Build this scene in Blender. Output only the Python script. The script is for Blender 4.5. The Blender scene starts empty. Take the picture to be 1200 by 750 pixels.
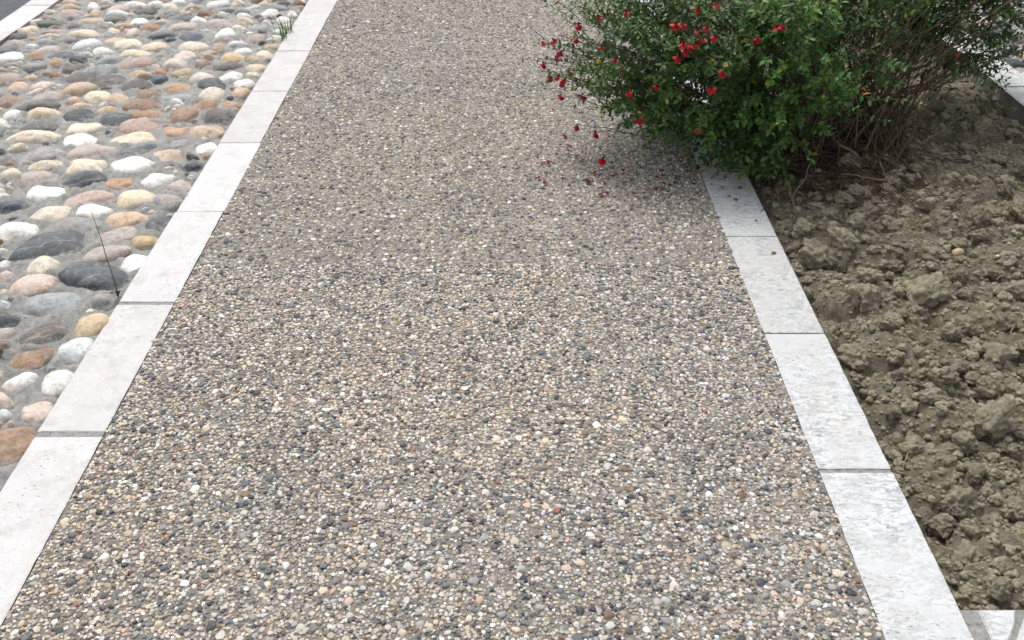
import bpy, bmesh, math, random
import numpy as np
from mathutils import Vector, Matrix, Euler, noise

random.seed(7)
rng = np.random.default_rng(7)
S = bpy.context.scene
COL = S.collection

# ------------------------------------------------------------------ camera, world, sun, exposure
H = 1.4
F = 1101.0                      # focal length in pixels of a 1200 px wide picture
TH = math.atan(746.0 / F)       # downward pitch
CT, ST = math.cos(TH), math.sin(TH)
cam_d = bpy.data.cameras.new('camera')
cam = bpy.data.objects.new('camera', cam_d)
COL.objects.link(cam)
cam.location = (0, 0, H)
cam.rotation_euler = (math.pi / 2 - TH, 0, -math.atan(5 / 1330))
cam_d.sensor_width = 36
cam_d.lens = F / 1200 * 36
cam_d.clip_start = 0.02
cam_d.clip_end = 500
cam_d.dof.use_dof = True
cam_d.dof.focus_distance = 2.0
cam_d.dof.aperture_fstop = 11.0
S.camera = cam

SUN_EL, SUN_AZ = math.radians(58), math.radians(-20)    # azimuth from +Y towards +X; soft overcast sun
w = bpy.data.worlds.new('World')
S.world = w
w.use_nodes = True
wn = w.node_tree
bg = wn.nodes['Background']
sky = wn.nodes.new('ShaderNodeTexSky')
sky.sky_type = 'NISHITA'
sky.sun_disc = False
sky.sun_elevation = SUN_EL
sky.sun_rotation = SUN_AZ
sky.dust_density = 3.0
hsv = wn.nodes.new('ShaderNodeHueSaturation')           # overcast: nearly colourless sky
hsv.inputs['Saturation'].default_value = 0.22
wn.links.new(sky.outputs['Color'], hsv.inputs['Color'])
wn.links.new(hsv.outputs['Color'], bg.inputs['Color'])
bg.inputs['Strength'].default_value = 0.15
sd = bpy.data.lights.new('sun', 'SUN')
sd.energy = 1.4
sd.angle = math.radians(25)
sd.color = (1.0, 0.97, 0.93)
sun = bpy.data.objects.new('sun', sd)
COL.objects.link(sun)
sdir = Vector((math.sin(SUN_AZ) * math.cos(SUN_EL), math.cos(SUN_AZ) * math.cos(SUN_EL), math.sin(SUN_EL)))
sun.rotation_euler = sdir.to_track_quat('Z', 'Y').to_euler()
sun.location = sdir * 20
S.view_settings.view_transform = 'Standard'
S.view_settings.look = 'None'
S.view_settings.gamma = 1.0
S.view_settings.exposure = 0.44
S.cycles.max_bounces = 6
S.cycles.transparent_max_bounces = 4

def scale_at(y):
    return (y + 371.0) * CT / H
def gnd(x, y):
    """the point of the ground seen at pixel x, y of the 1200x750 photograph"""
    return ((x - 595.0) / scale_at(y), F * H / (CT * CT * (y + 371.0)) - H * ST / CT)
def px(X, Y, Z=0.0):
    zc = Y * CT + (H - Z) * ST
    return 595 + F * X / zc, 375 + F * ((H - Z) * CT - Y * ST) / zc, F / zc

# ------------------------------------------------------------------ helpers
def put(name, me, mat=None, parent=None, loc=None):
    o = bpy.data.objects.new(name, me)
    COL.objects.link(o)
    if me is not None and mat is not None and not me.materials:
        me.materials.append(mat)
    if parent is not None:
        o.parent = parent
    if loc is not None:
        o.location = loc
    return o
def tag(o, label=None, cat=None, group=None, kind=None):
    if label: o['label'] = label
    if cat: o['category'] = cat
    if group: o['group'] = group
    if kind: o['kind'] = kind
    return o
def mesh_np(name, V, T, col=None, smooth=True):
    """mesh from numpy vertices and triangles (or quads), with an optional colour per vertex"""
    V = np.asarray(V, np.float32); T = np.asarray(T, np.int32)
    k = T.shape[1]
    me = bpy.data.meshes.new(name)
    me.vertices.add(len(V)); me.vertices.foreach_set('co', V.ravel())
    me.loops.add(T.size); me.loops.foreach_set('vertex_index', T.ravel())
    me.polygons.add(len(T)); me.polygons.foreach_set('loop_start', np.arange(0, T.size, k, dtype=np.int32))
    me.polygons.foreach_set('use_smooth', np.full(len(T), smooth))
    if col is not None:
        a = me.attributes.new('tint', 'FLOAT_COLOR', 'POINT')
        c = np.ones((len(V), 4), np.float32); c[:, :3] = col
        a.data.foreach_set('color', c.ravel())
    me.update(calc_edges=True)
    me.validate()
    return me
_tab = rng.random((256, 256))
def vn(x, y):
    xi = np.floor(x).astype(int); yi = np.floor(y).astype(int)
    fx = x - xi; fy = y - yi
    fx = fx * fx * (3 - 2 * fx); fy = fy * fy * (3 - 2 * fy)
    g = lambda i, j: _tab[i & 255, j & 255]
    return (g(xi, yi) * (1 - fx) + g(xi + 1, yi) * fx) * (1 - fy) + (g(xi, yi + 1) * (1 - fx) + g(xi + 1, yi + 1) * fx) * fy
def fbm(x, y, o=4):
    s = 0; a = .5
    for k in range(o):
        s = s + a * vn(x + 17.3 * k, y + 9.1 * k); x = x * 2.03; y = y * 2.03; a *= .5
    return s
def worley(x, y, seed):
    r = np.random.default_rng(seed); jx = r.random((256, 256)); jy = r.random((256, 256))
    xi = np.floor(x).astype(int); yi = np.floor(y).astype(int); best = np.full(x.shape, 9.0)
    for di in (-1, 0, 1):
        for dj in (-1, 0, 1):
            a = xi + di; b = yi + dj
            d = np.hypot(a + jx[a & 255, b & 255] - x, b + jy[a & 255, b & 255] - y)
            best = np.minimum(best, d)
    return best
def grid_faces(nx, ny):
    i, j = np.meshgrid(np.arange(nx - 1), np.arange(ny - 1), indexing='ij')
    a = (i * ny + j).ravel()
    return np.stack([a, a + ny, a + ny + 1, a + 1], 1)
def sheet(name, x0, x1, y0, y1, z, mat, nx=2, ny=2, **kw):
    X, Y = np.meshgrid(np.linspace(x0, x1, nx), np.linspace(y0, y1, ny), indexing='ij')
    V = np.stack([X.ravel(), Y.ravel(), np.full(X.size, z)], 1)
    return put(name, mesh_np(name, V, grid_faces(nx, ny), smooth=False), mat)

# ------------------------------------------------------------------ materials
def mat(name, rough=.9, spec=.3):
    m = bpy.data.materials.new(name); m.use_nodes = True
    nt = m.node_tree; b = nt.nodes['Principled BSDF']
    b.inputs['Roughness'].default_value = rough
    b.inputs['Specular IOR Level'].default_value = spec
    return m, nt, b
def nd(nt, t, **kw):
    n = nt.nodes.new(t)
    for k, v in kw.items():
        if k in n.inputs.keys(): n.inputs[k].default_value = v
        else: setattr(n, k, v)
    return n
def noise_n(nt, scale, detail=4, rough=.6, vec=None, dist=0.0):
    n = nd(nt, 'ShaderNodeTexNoise'); n.inputs['Scale'].default_value = scale
    n.inputs['Detail'].default_value = detail; n.inputs['Roughness'].default_value = rough
    n.inputs['Distortion'].default_value = dist
    if vec is not None: nt.links.new(vec, n.inputs['Vector'])
    return n.outputs['Fac']
def ramp(nt, fac, stops):
    r = nd(nt, 'ShaderNodeValToRGB'); e = r.color_ramp.elements
    while len(e) < len(stops): e.new(0.5)
    for q, (p, c) in zip(e, stops):
        q.position = p; q.color = (*c, 1) if len(c) == 3 else c
    nt.links.new(fac, r.inputs['Fac'])
    return r.outputs['Color']
def mix(nt, fac, a, b, mode='MIX'):
    m = nd(nt, 'ShaderNodeMix', data_type='RGBA', blend_type=mode)
    for s, v in ((0, fac), (6, a), (7, b)):
        if hasattr(v, 'is_linked') or isinstance(v, bpy.types.NodeSocket): nt.links.new(v, m.inputs[s])
        elif s == 0: m.inputs[0].default_value = v
        else: m.inputs[s].default_value = (*v, 1)
    return m.outputs[2]
def bump(nt, b, h, dist, strength=1.0):
    n = nd(nt, 'ShaderNodeBump'); n.inputs['Strength'].default_value = strength
    n.inputs['Distance'].default_value = dist
    nt.links.new(h, n.inputs['Height']); nt.links.new(n.outputs['Normal'], b.inputs['Normal'])
def pos(nt):
    return nd(nt, 'ShaderNodeNewGeometry').outputs['Position']
def stretched(nt, sx, sy, sz, rot=0.0):
    m = nd(nt, 'ShaderNodeMapping'); m.inputs['Scale'].default_value = (sx, sy, sz)
    m.inputs['Rotation'].default_value = (0, 0, rot)
    nt.links.new(pos(nt), m.inputs['Vector'])
    return m.outputs['Vector']
G = lambda v: (v, v, v)

def tint_src(nt, per_object):
    if per_object:
        return nd(nt, 'ShaderNodeObjectInfo').outputs['Color']
    n = nd(nt, 'ShaderNodeAttribute'); n.attribute_name = 'tint'
    return n.outputs['Color']
def make_pebble_mat(name, per_object):
    m, nt, b = mat(name, .62, .35)
    p = pos(nt)
    v = ramp(nt, noise_n(nt, 330, 3, .7, p), [(.3, G(.72)), (.7, G(1.25))])
    c = mix(nt, 1.0, tint_src(nt, per_object), v, 'MULTIPLY')
    d = ramp(nt, noise_n(nt, 140, 3, .6, p), [(.55, G(0)), (.75, G(.35))])     # cement film left on the pebbles
    c = mix(nt, d, c, (.36, .33, .28))
    nt.links.new(c, b.inputs['Base Color'])
    bump(nt, b, noise_n(nt, 700, 3, .7, p), .0006, .6)
    return m
M_PEB = make_pebble_mat('aggregate_pebbles', False)
M_PEB1 = make_pebble_mat('aggregate_pebble', True)

def make_matrix_mat():
    m, nt, b = mat('path_cement', .95, .2); p = pos(nt)
    c = ramp(nt, noise_n(nt, 420, 4, .75, p), [(.3, (.11, .098, .08)), (.5, (.27, .24, .20)), (.7, (.47, .43, .365))])
    big = ramp(nt, noise_n(nt, 3, 3, .6, p), [(.35, G(.85)), (.7, G(1.1))])
    nt.links.new(mix(nt, 1.0, c, big, 'MULTIPLY'), b.inputs['Base Color'])
    bump(nt, b, noise_n(nt, 500, 4, .8, p), .002)
    return m
M_MATRIX = make_matrix_mat()

def make_cobble_mat(name, per_object):
    m, nt, b = mat(name, .6, .35)
    tc = nd(nt, 'ShaderNodeTexCoord'); p = pos(nt)
    v = ramp(nt, noise_n(nt, 42, 6, .72, p, .6), [(.28, G(.55)), (.5, G(1.0)), (.72, G(1.3))])
    c = mix(nt, 1.0, tint_src(nt, per_object), v, 'MULTIPLY')
    warm = ramp(nt, noise_n(nt, 22, 3, .5, p), [(.52, G(0)), (.7, G(.5))])
    c = mix(nt, warm, c, mix(nt, 1.0, c, (1.12, .9, .66), 'MULTIPLY'))
    sp = ramp(nt, noise_n(nt, 130, 5, .8, p), [(.30, G(.70)), (.5, G(1.0)), (.70, G(1.22))])
    c = mix(nt, 1.0, c, sp, 'MULTIPLY')
    # pits and dark specks
    pit = ramp(nt, noise_n(nt, 95, 3, .6, p), [(.27, G(.8)), (.34, G(0))])
    c = mix(nt, pit, c, (.07, .06, .05))
    # veins
    vv = nd(nt, 'ShaderNodeTexWave', wave_type='BANDS'); vv.inputs['Scale'].default_value = 2.4
    vv.inputs['Distortion'].default_value = 5.0; vv.inputs['Detail'].default_value = 3
    vv.inputs['Detail Scale'].default_value = 1.4
    nt.links.new(stretched(nt, 1.6, 4, 2, .7), vv.inputs['Vector'])
    vein = ramp(nt, vv.outputs['Fac'], [(.992, G(0)), (1.0, G(.4))])
    c = mix(nt, vein, c, (.55, .52, .47))
    film = ramp(nt, noise_n(nt, 26, 6, .75, p, .5), [(.52, G(0)), (.68, G(.30))])
    c = mix(nt, film, c, (.55, .52, .465))
    rust = ramp(nt, noise_n(nt, 31, 4, .6, stretched(nt, 1.3, 1, 1, 1.1), .3), [(.60, G(0)), (.70, G(.45))])
    c = mix(nt, rust, c, mix(nt, 1.0, c, (.85, .58, .36), 'MULTIPLY'))
    # cement splashed round the stone's foot
    sx = nd(nt, 'ShaderNodeSeparateXYZ'); nt.links.new(p, sx.inputs[0])
    ad = nd(nt, 'ShaderNodeMath', operation='MULTIPLY_ADD'); nt.links.new(noise_n(nt, 60, 4, .7, p), ad.inputs[0])
    ad.inputs[1].default_value = -.045; nt.links.new(sx.outputs['Z'], ad.inputs[2])
    foot = ramp(nt, ad.outputs[0], [(0, G(0)), (1, G(0))])
    mr = nd(nt, 'ShaderNodeMapRange'); nt.links.new(ad.outputs[0], mr.inputs[0])
    mr.inputs[1].default_value = -.040; mr.inputs[2].default_value = -.026; mr.inputs[3].default_value = .7; mr.inputs[4].default_value = 0
    c = mix(nt, mr.outputs[0], c, (.47, .46, .43))
    nt.links.new(c, b.inputs['Base Color'])
    bump(nt, b, noise_n(nt, 75, 6, .7, p), .0045, .6)
    return m
M_COB1 = make_cobble_mat('cobble_stone', True)
M_COB = make_cobble_mat('cobble_stones', False)

def make_mortar():
    m, nt, b = mat('cement_mortar', .95, .2); p = pos(nt)
    c = ramp(nt, noise_n(nt, 62, 8, .85, p), [(.27, (.20, .195, .175)), (.45, (.60, .59, .555)), (.70, (.84, .825, .78))])
    big = ramp(nt, noise_n(nt, 9, 4, .6, p), [(.3, G(.88)), (.7, G(1.12))])
    gr = ramp(nt, noise_n(nt, 75, 5, .7, p), [(.56, G(0)), (.66, G(.7))])
    c = mix(nt, gr, mix(nt, 1.0, c, big, 'MULTIPLY'), (.27, .245, .20))
    nt.links.new(c, b.inputs['Base Color'])
    bump(nt, b, noise_n(nt, 70, 8, .85, p), .022)
    return m
M_MORTAR = make_mortar()

def make_kerb_mat(name, base, mott, amount, warm):
    m, nt, b = mat(name, .75, .3)
    p = pos(nt)
    oi = nd(nt, 'ShaderNodeObjectInfo').outputs['Random']
    off = nd(nt, 'ShaderNodeVectorMath', operation='ADD'); nt.links.new(p, off.inputs[0])
    sc = nd(nt, 'ShaderNodeMath', operation='MULTIPLY'); nt.links.new(oi, sc.inputs[0]); sc.inputs[1].default_value = 37
    nt.links.new(sc.outputs[0], off.inputs[1]); q = off.outputs[0]
    c = ramp(nt, noise_n(nt, 7, 5, .6, q, .6), [(.3, tuple(x * .86 for x in base)), (.6, base), (.8, tuple(min(.86, x * 1.06) for x in base))])
    tone = ramp(nt, oi, [(0, (.90, .885, .86)), (1, G(1.04))])
    c = mix(nt, 1.0, c, tone, 'MULTIPLY')
    # mottling: blotches of grey stone, stretched along an oblique bed
    mp = nd(nt, 'ShaderNodeMapping'); mp.inputs['Rotation'].default_value = (0, 0, .6); mp.inputs['Scale'].default_value = (1, 2.1, 1)
    nt.links.new(q, mp.inputs['Vector']); qs = mp.outputs['Vector']
    bl = ramp(nt, noise_n(nt, 42, 7, .78, qs, 1.0), [(.455, G(0)), (.60, G(amount))])
    lo = ramp(nt, noise_n(nt, 7, 4, .65, q, .5), [(.36, G(.12)), (.60, G(.9))])
    c = mix(nt, mix(nt, 1.0, bl, lo, 'MULTIPLY'), c, mott)
    sp = ramp(nt, noise_n(nt, 120, 3, .6, qs), [(.66, G(0)), (.74, G(amount * .9))])
    c = mix(nt, sp, c, tuple(x * .6 for x in mott))
    # scattered dark pits, in streaks
    mp2 = nd(nt, 'ShaderNodeMapping'); mp2.inputs['Scale'].default_value = (1, 3.2, 1); mp2.inputs['Rotation'].default_value = (0, 0, .15)
    nt.links.new(q, mp2.inputs['Vector'])
    pit = noise_n(nt, 75, 4, .6, mp2.outputs['Vector'])
    pr = mix(nt, 1.0, ramp(nt, pit, [(.325, G(1)), (.36, G(0))]), ramp(nt, noise_n(nt, 9, 2, .5, q), [(.46, G(.12)), (.60, G(1))]), 'MULTIPLY')
    c = mix(nt, pr, c, (.13, .12, .10))
    # faint warm veins and worn grime
    vn_ = nd(nt, 'ShaderNodeTexWave'); vn_.inputs['Scale'].default_value = 1.3; vn_.inputs['Distortion'].default_value = 9
    vn_.inputs['Detail'].default_value = 4; nt.links.new(q, vn_.inputs['Vector'])
    ve = ramp(nt, vn_.outputs['Fac'], [(.985, G(0)), (1.0, G(.3))])
    c = mix(nt, ve, c, warm)
    gr = ramp(nt, noise_n(nt, 15, 6, .75, q), [(.50, G(0)), (.74, G(.5))])
    c = mix(nt, gr, c, tuple(x * .62 for x in warm))
    nt.links.new(c, b.inputs['Base Color'])
    h = nd(nt, 'ShaderNodeMath', operation='SUBTRACT'); nt.links.new(noise_n(nt, 160, 5, .7, q), h.inputs[0]); nt.links.new(pr, h.inputs[1])
    bump(nt, b, h.outputs[0], .0018, .7)
    return m
M_KERB_L = make_kerb_mat('pale_limestone', (.675, .662, .668), (.45, .44, .43), .6, (.58, .52, .44))
M_KERB_R = make_kerb_mat('mottled_limestone', (.66, .665, .67), (.23, .25, .27), .95, (.58, .55, .49))

def make_soil_mat(name, k=1.0):
    m, nt, b = mat(name, 1.0, .1); p = pos(nt)
    c = ramp(nt, noise_n(nt, 60, 6, .75, p), [(.25, (.13 * k, .113 * k, .078 * k)), (.5, (.345 * k, .303 * k, .218 * k)), (.75, (.54 * k, .485 * k, .365 * k))])
    g = ramp(nt, noise_n(nt, 8, 3, .6, p), [(.3, G(.78)), (.7, G(1.15))])
    c = mix(nt, 1.0, c, g, 'MULTIPLY')
    rn = ramp(nt, nd(nt, 'ShaderNodeObjectInfo').outputs['Random'], [(0, G(.78)), (1, G(1.22))])
    c = mix(nt, 1.0, c, rn, 'MULTIPLY')
    nt.links.new(c, b.inputs['Base Color'])
    bump(nt, b, noise_n(nt, 110, 9, .85, p), .020, .8)
    return m
M_SOIL = make_soil_mat('dry_soil')
M_CLOD = make_soil_mat('dry_clod', 1.2)

def plain(name, c, rough=.8, var=.25, scale=80, spec=.3, trans=0.0):
    m, nt, b = mat(name, rough, spec); p = pos(nt)
    v = ramp(nt, noise_n(nt, scale, 4, .65, p), [(.25, tuple(x * (1 - var) for x in c)), (.75, tuple(min(1, x * (1 + var)) for x in c))])
    nt.links.new(v, b.inputs['Base Color'])
    if trans: b.inputs['Subsurface Weight'].default_value = 0
    return m
M_ASPHALT = plain('asphalt', (.10, .105, .115), .9, .85, 110)
M_GROUND = plain('bare_earth', (.15, .125, .08), 1, .5, 30)
M_STEM = plain('brown_stem', (.090, .060, .040), .9, .5, 60)
M_STEM_PALE = plain('dry_stem', (.185, .135, .085), .9, .4, 60)
M_STEM_GREEN = plain('green_twig', (.075, .10, .035), .8, .4, 60)
M_RED = plain('red_petal', (.36, .006, .010), .55, .35, 90, .25)
M_RED_DRY = plain('dry_red_petal', (.15, .010, .017), .8, .5, 120)
M_CALYX = plain('dark_calyx', (.028, .020, .022), .7, .4, 90)
M_STRAW = plain('straw', (.42, .34, .20), .8, .3, 90)
M_BLADE = plain('grass_green', (.11, .22, .05), .7, .4, 40)

def make_leaf_mat(name, per_object):
    m, nt, b = mat(name, .5, .35); p = pos(nt)
    c = mix(nt, 1.0, tint_src(nt, per_object), ramp(nt, noise_n(nt, 120, 3, .6, p), [(.3, G(.8)), (.7, G(1.2))]), 'MULTIPLY')
    back = nd(nt, 'ShaderNodeNewGeometry').outputs['Backfacing']
    c = mix(nt, back, c, mix(nt, .4, c, (.13, .17, .10)))
    nt.links.new(c, b.inputs['Base Color'])
    t = nd(nt, 'ShaderNodeBsdfTranslucent'); nt.links.new(c, t.inputs['Color'])
    ms = nd(nt, 'ShaderNodeMixShader'); ms.inputs[0].default_value = .22
    nt.links.new(b.outputs[0], ms.inputs[1]); nt.links.new(t.outputs[0], ms.inputs[2])
    nt.links.new(ms.outputs[0], nt.nodes['Material Output'].inputs['Surface'])
    return m
M_LEAF = make_leaf_mat('shrub_leaves', False)
M_LEAF1 = make_leaf_mat('shrub_leaf', True)

# ------------------------------------------------------------------ ground layers
XL1, XL0 = -0.9116, -1.064          # left kerb: path side, cobble side
XR0, XR1 = 0.6636, 0.820            # right kerb: path side, soil side
XF0, XF1 = 1.955, 2.10              # far kerb beyond the soil
XA0, XA1 = -2.545, -2.40            # kerb at the asphalt
Y0, Y1 = 0.55, 6.6

ground = sheet('ground', -150, 150, -150, 150, -.30, M_GROUND)
tag(ground, 'bare brown earth spreading out beneath everything', kind='structure')
road = sheet('road', -9, XA0 - .004, -3, 14, -.012, M_ASPHALT, 40, 80)
tag(road, 'dark grey asphalt beyond the far pale kerb by the cobbles', kind='structure')

# ------------------------------------------------------------------ the path
def pebble_colours(n):
    pal = np.array([(.52, .44, .35), (.40, .34, .265), (.31, .30, .285), (.44, .43, .41), (.060, .064, .072), (.115, .125, .14), (.20, .20, .20),
                    (.62, .60, .57), (.80, .79, .76), (.21, .13, .08), (.50, .38, .31), (.36, .34, .27), (.54, .50, .44)])
    pr = np.array([.16, .13, .12, .10, .08, .10, .085, .085, .025, .035, .04, .015, .08]); pr /= pr.sum()
    c = pal[rng.choice(len(pal), n, p=pr)]
    return np.clip(c * rng.uniform(.75, 1.25, (n, 1)) * rng.uniform(.97, 1.03, (n, 3)), .02, .85)
def ground_tone(x, y):
    """broad drifts of sandier and greyer stone in the mix"""
    f = np.clip((fbm(x * 2.3 + 5, y * 2.3, 3) - .30) / .3, 0, 1)[:, None]
    return (1 - f) * np.array([1.01, 1.01, 1.02]) + f * np.array([1.10, 1.06, 1.0])
def dome(sides, mid):
    """a flat-bottomed pebble's unit dome: rim below the cement, shoulder, top"""
    a = np.arange(sides) * 2 * math.pi / sides
    rows = [np.stack([np.cos(a), np.sin(a), np.full(sides, -.45)], 1)]
    if mid: rows.append(np.stack([.74 * np.cos(a + .3), .74 * np.sin(a + .3), np.full(sides, .82)], 1))
    rows.append(np.array([[0.05, 0.0, 1.0]]))
    V = np.concatenate(rows); T = []
    for i in range(sides):
        j = (i + 1) % sides
        if mid:
            T += [(i, j, sides + j), (i, sides + j, sides + i), (sides + i, sides + j, 2 * sides)]
        else:
            T.append((i, j, sides))
    return V, np.array(T)
def pebble_mesh(tmpl, x, y, z, a, b, h, r, jit=.30):
    V, T = tmpl; n = len(x); k = len(V)
    P = np.broadcast_to(V, (n, k, 3)).copy()
    P[:, :, :2] *= 1 + rng.uniform(-jit, jit, (n, k, 1))
    P[:, :, 2] *= 1 + rng.uniform(-.2, .2, (n, k))
    P[:, :, 2] += P[:, :, 0] * rng.uniform(-.25, .25, (n, 1)) + P[:, :, 1] * rng.uniform(-.25, .25, (n, 1))
    X = P[:, :, 0] * a[:, None]; Yy = P[:, :, 1] * b[:, None]
    c, s = np.cos(r)[:, None], np.sin(r)[:, None]
    W = np.stack([x[:, None] + X * c - Yy * s, y[:, None] + X * s + Yy * c, z[:, None] + P[:, :, 2] * h[:, None]], 2)
    TT = T[None] + (np.arange(n) * k)[:, None, None]
    return W.reshape(-1, 3), TT.reshape(-1, 3)
def build_path():
    base = sheet('path', XL1 + .0012, XR0 - .0003, -2, 12, .0005, M_MATRIX, 30, 200)
    tag(base, 'exposed aggregate path of small mixed pebbles between two pale kerbs', kind='structure')
    x0, x1 = XL1 + .0035, XR0 - .0010
    # the larger pebbles: dart throwing on a fine grid
    ny0, ny1 = .85, 5.75
    cell = .0042
    occ = np.zeros((int((x1 - x0) / cell) + 20, int((ny1 - ny0) / cell) + 20), bool)
    n_try = 62000
    tx = rng.uniform(x0, x1, n_try); ty = ny0 + (ny1 - ny0) * rng.random(n_try)
    ta = np.clip(rng.lognormal(math.log(.0060), .30, n_try), .0042, .0130)
    o = np.argsort(-ta + rng.normal(0, .003, n_try)); tx, ty, ta = tx[o], ty[o], ta[o]
    tb = ta * rng.uniform(.62, .95, n_try); tr = rng.uniform(0, math.pi, n_try)
    keep = []
    for i in range(n_try):
        R = ta[i]; b = tb[i]; rr = (R + b) * .5
        ci = (tx[i] - x0) / cell; cj = (ty[i] - ny0) / cell; q = rr / cell
        i0, i1, j0, j1 = max(0, int(ci - q)), int(ci + q) + 1, max(0, int(cj - q)), int(cj + q) + 1
        if occ[i0:i1, j0:j1].any(): continue
        q8 = q * .7
        occ[max(0, int(ci - q8)):int(ci + q8) + 1, max(0, int(cj - q8)):int(cj + q8) + 1] = True
        keep.append(i)
    keep = np.array(keep)
    tx, ty, ta, tb, tr = tx[keep], ty[keep], ta[keep], tb[keep], tr[keep]
    n = len(tx); tz = rng.uniform(-.0008, .0012, n); th = np.minimum(tb * rng.uniform(.35, .65, n), .0042)
    tc = pebble_colours(n) * ground_tone(tx, ty)
    # the 300 that show largest become parts of their own
    sx, sy, ss = px(tx, ty)
    vis = (sx > 12) & (sx < 1188) & (sy > 0) & (sy < 742)
    size = np.where(vis, ta * ss * np.sqrt(tb / ta), 0)
    top = np.argsort(-size)[:300]
    rest = np.ones(n, bool); rest[top] = False
    t7, t5, t0 = dome(7, True), dome(6, True), dome(5, False)
    protos = []
    for k in range(10):
        z1 = np.zeros(1)
        V, T = pebble_mesh(dome(9, True), z1, z1, z1, np.ones(1), np.ones(1), np.ones(1), z1)
        me = mesh_np('pebble', V, T); me.materials.append(M_PEB1); protos.append(me)
    for q, i in enumerate(top):
        p = put('pebble', protos[q % 10], None, base, (tx[i], ty[i], tz[i]))
        p.rotation_euler = (0, 0, tr[i]); p.scale = (ta[i], tb[i], th[i]); p.color = (*tc[i], 1)
    near = rest & (ty < 2.7); far = rest & (ty >= 2.7)
    VV, TT, CC = [], [], []; off = 0
    def add(t, s, x, y, z, a, b, h, r, c):
        nonlocal off
        V, T = pebble_mesh(t, x, y, z, a, b, h, r)
        VV.append(V); TT.append(T + off); CC.append(np.repeat(c, len(t[0]), 0)); off += len(V)
    for msk, t in ((near, t7), (far, t5)):
        add(t, 0, tx[msk], ty[msk], tz[msk], ta[msk], tb[msk], th[msk], tr[msk], tc[msk])
    # the fine stones between them
    for (ya, yb, sp, t) in ((.85, 2.35, .0066, dome(5, True)), (2.35, 5.75, .0082, t0)):
        gx, gy = np.meshgrid(np.arange(x0, x1, sp), np.arange(ya, yb, sp * .87), indexing='ij')
        gx = gx + (np.arange(gx.shape[1])[None, :] % 2) * sp * .5
        gx = (gx + rng.uniform(-.45, .45, gx.shape) * sp).ravel(); gy = (gy + rng.uniform(-.45, .45, gy.shape) * sp).ravel()
        ii = np.clip(((gx - x0) / cell).astype(int), 0, occ.shape[0] - 1); jj = np.clip(((gy - ny0) / cell).astype(int), 0, occ.shape[1] - 1)
        ok = ~occ[ii, jj] & (gx > x0) & (gx < x1) & (rng.random(len(gx)) > 0.03 + .16 * np.clip((fbm(gx * 6, gy * 6, 3) - .48) / .2, 0, 1))
        gx, gy = gx[ok], gy[ok]; m = len(gx)
        a = np.clip(rng.lognormal(math.log(sp * .70), .28, m), .0026, .0088); b = a * rng.uniform(.6, .95, m)
        add(t, 0, gx, gy, rng.uniform(-.0002, .0012, m), a, b, b * rng.uniform(.45, .8, m), rng.uniform(0, 3.14, m), pebble_colours(m) * ground_tone(gx, gy))
    me = mesh_np('fine_pebbles', np.concatenate(VV), np.concatenate(TT), np.concatenate(CC), smooth=False)
    st = put('fine_pebbles', me, M_PEB, base); st['kind'] = 'stuff'
build_path()

# ------------------------------------------------------------------ kerbs
def stone_mesh(name, lx, ly, depth, seed, chip=.0022, step=.008):
    """a kerb stone: flat top with worn, slightly chipped arrises, origin at the middle of its top"""
    nx, ny = max(8, int(lx / step)), max(12, int(ly / step))
    gx = np.linspace(-lx / 2, lx / 2, nx); gy = np.linspace(-ly / 2, ly / 2, ny)
    e = .0016
    gx = np.concatenate([[gx[0]], [gx[0] + e, gx[0] + 2.5 * e], gx[1:-1], [gx[-1] - 2.5 * e, gx[-1] - e], [gx[-1]]])
    gy = np.concatenate([[gy[0]], [gy[0] + e, gy[0] + 2.5 * e], gy[1:-1], [gy[-1] - 2.5 * e, gy[-1] - e], [gy[-1]]])
    X, Y = np.meshgrid(gx, gy, indexing='ij')
    d = np.minimum(np.minimum(X + lx / 2, lx / 2 - X), np.minimum(Y + ly / 2, ly / 2 - Y))
    ns = fbm(X * 60 + seed * 13.7, Y * 60 + seed * 5.1, 3)
    rad = chip * (.5 + 3.2 * np.clip(ns - .45, 0, 1))
    t = np.clip(1 - d / rad, 0, 1)
    Z = -rad * (1 - np.sqrt(1 - np.minimum(t, .999) ** 2)) * 1.0
    Z += (fbm(X * 9 + seed, Y * 9, 3) - .45) * .0015
    wob = (fbm(X * 30 + seed * 3.3, Y * 30 + 7, 2) - .37) * .003
    Xo = X + np.where(np.abs(np.abs(X) - lx / 2) < 1e-6, np.sign(X) * wob, 0)
    Yo = Y + np.where(np.abs(np.abs(Y) - ly / 2) < 1e-6, np.sign(Y) * wob, 0)
    nX, nY = X.shape
    V = np.stack([Xo.ravel(), Yo.ravel(), Z.ravel()], 1); Fq = grid_faces(nX, nY)
    ring = [i * nY for i in range(nX)] + [(nX - 1) * nY + j for j in range(1, nY)] + [i * nY + nY - 1 for i in range(nX - 2, -1, -1)] + [j for j in range(nY - 2, 0, -1)]
    low = V[ring].copy(); low[:, 2] = -depth
    b0 = len(V); V = np.concatenate([V, low]); k = len(ring)
    side = np.array([(ring[i], b0 + i, b0 + (i + 1) % k, ring[(i + 1) % k]) for i in range(k)])
    return mesh_np(name, V, np.concatenate([Fq, side[:, ::-1]]))
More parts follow.
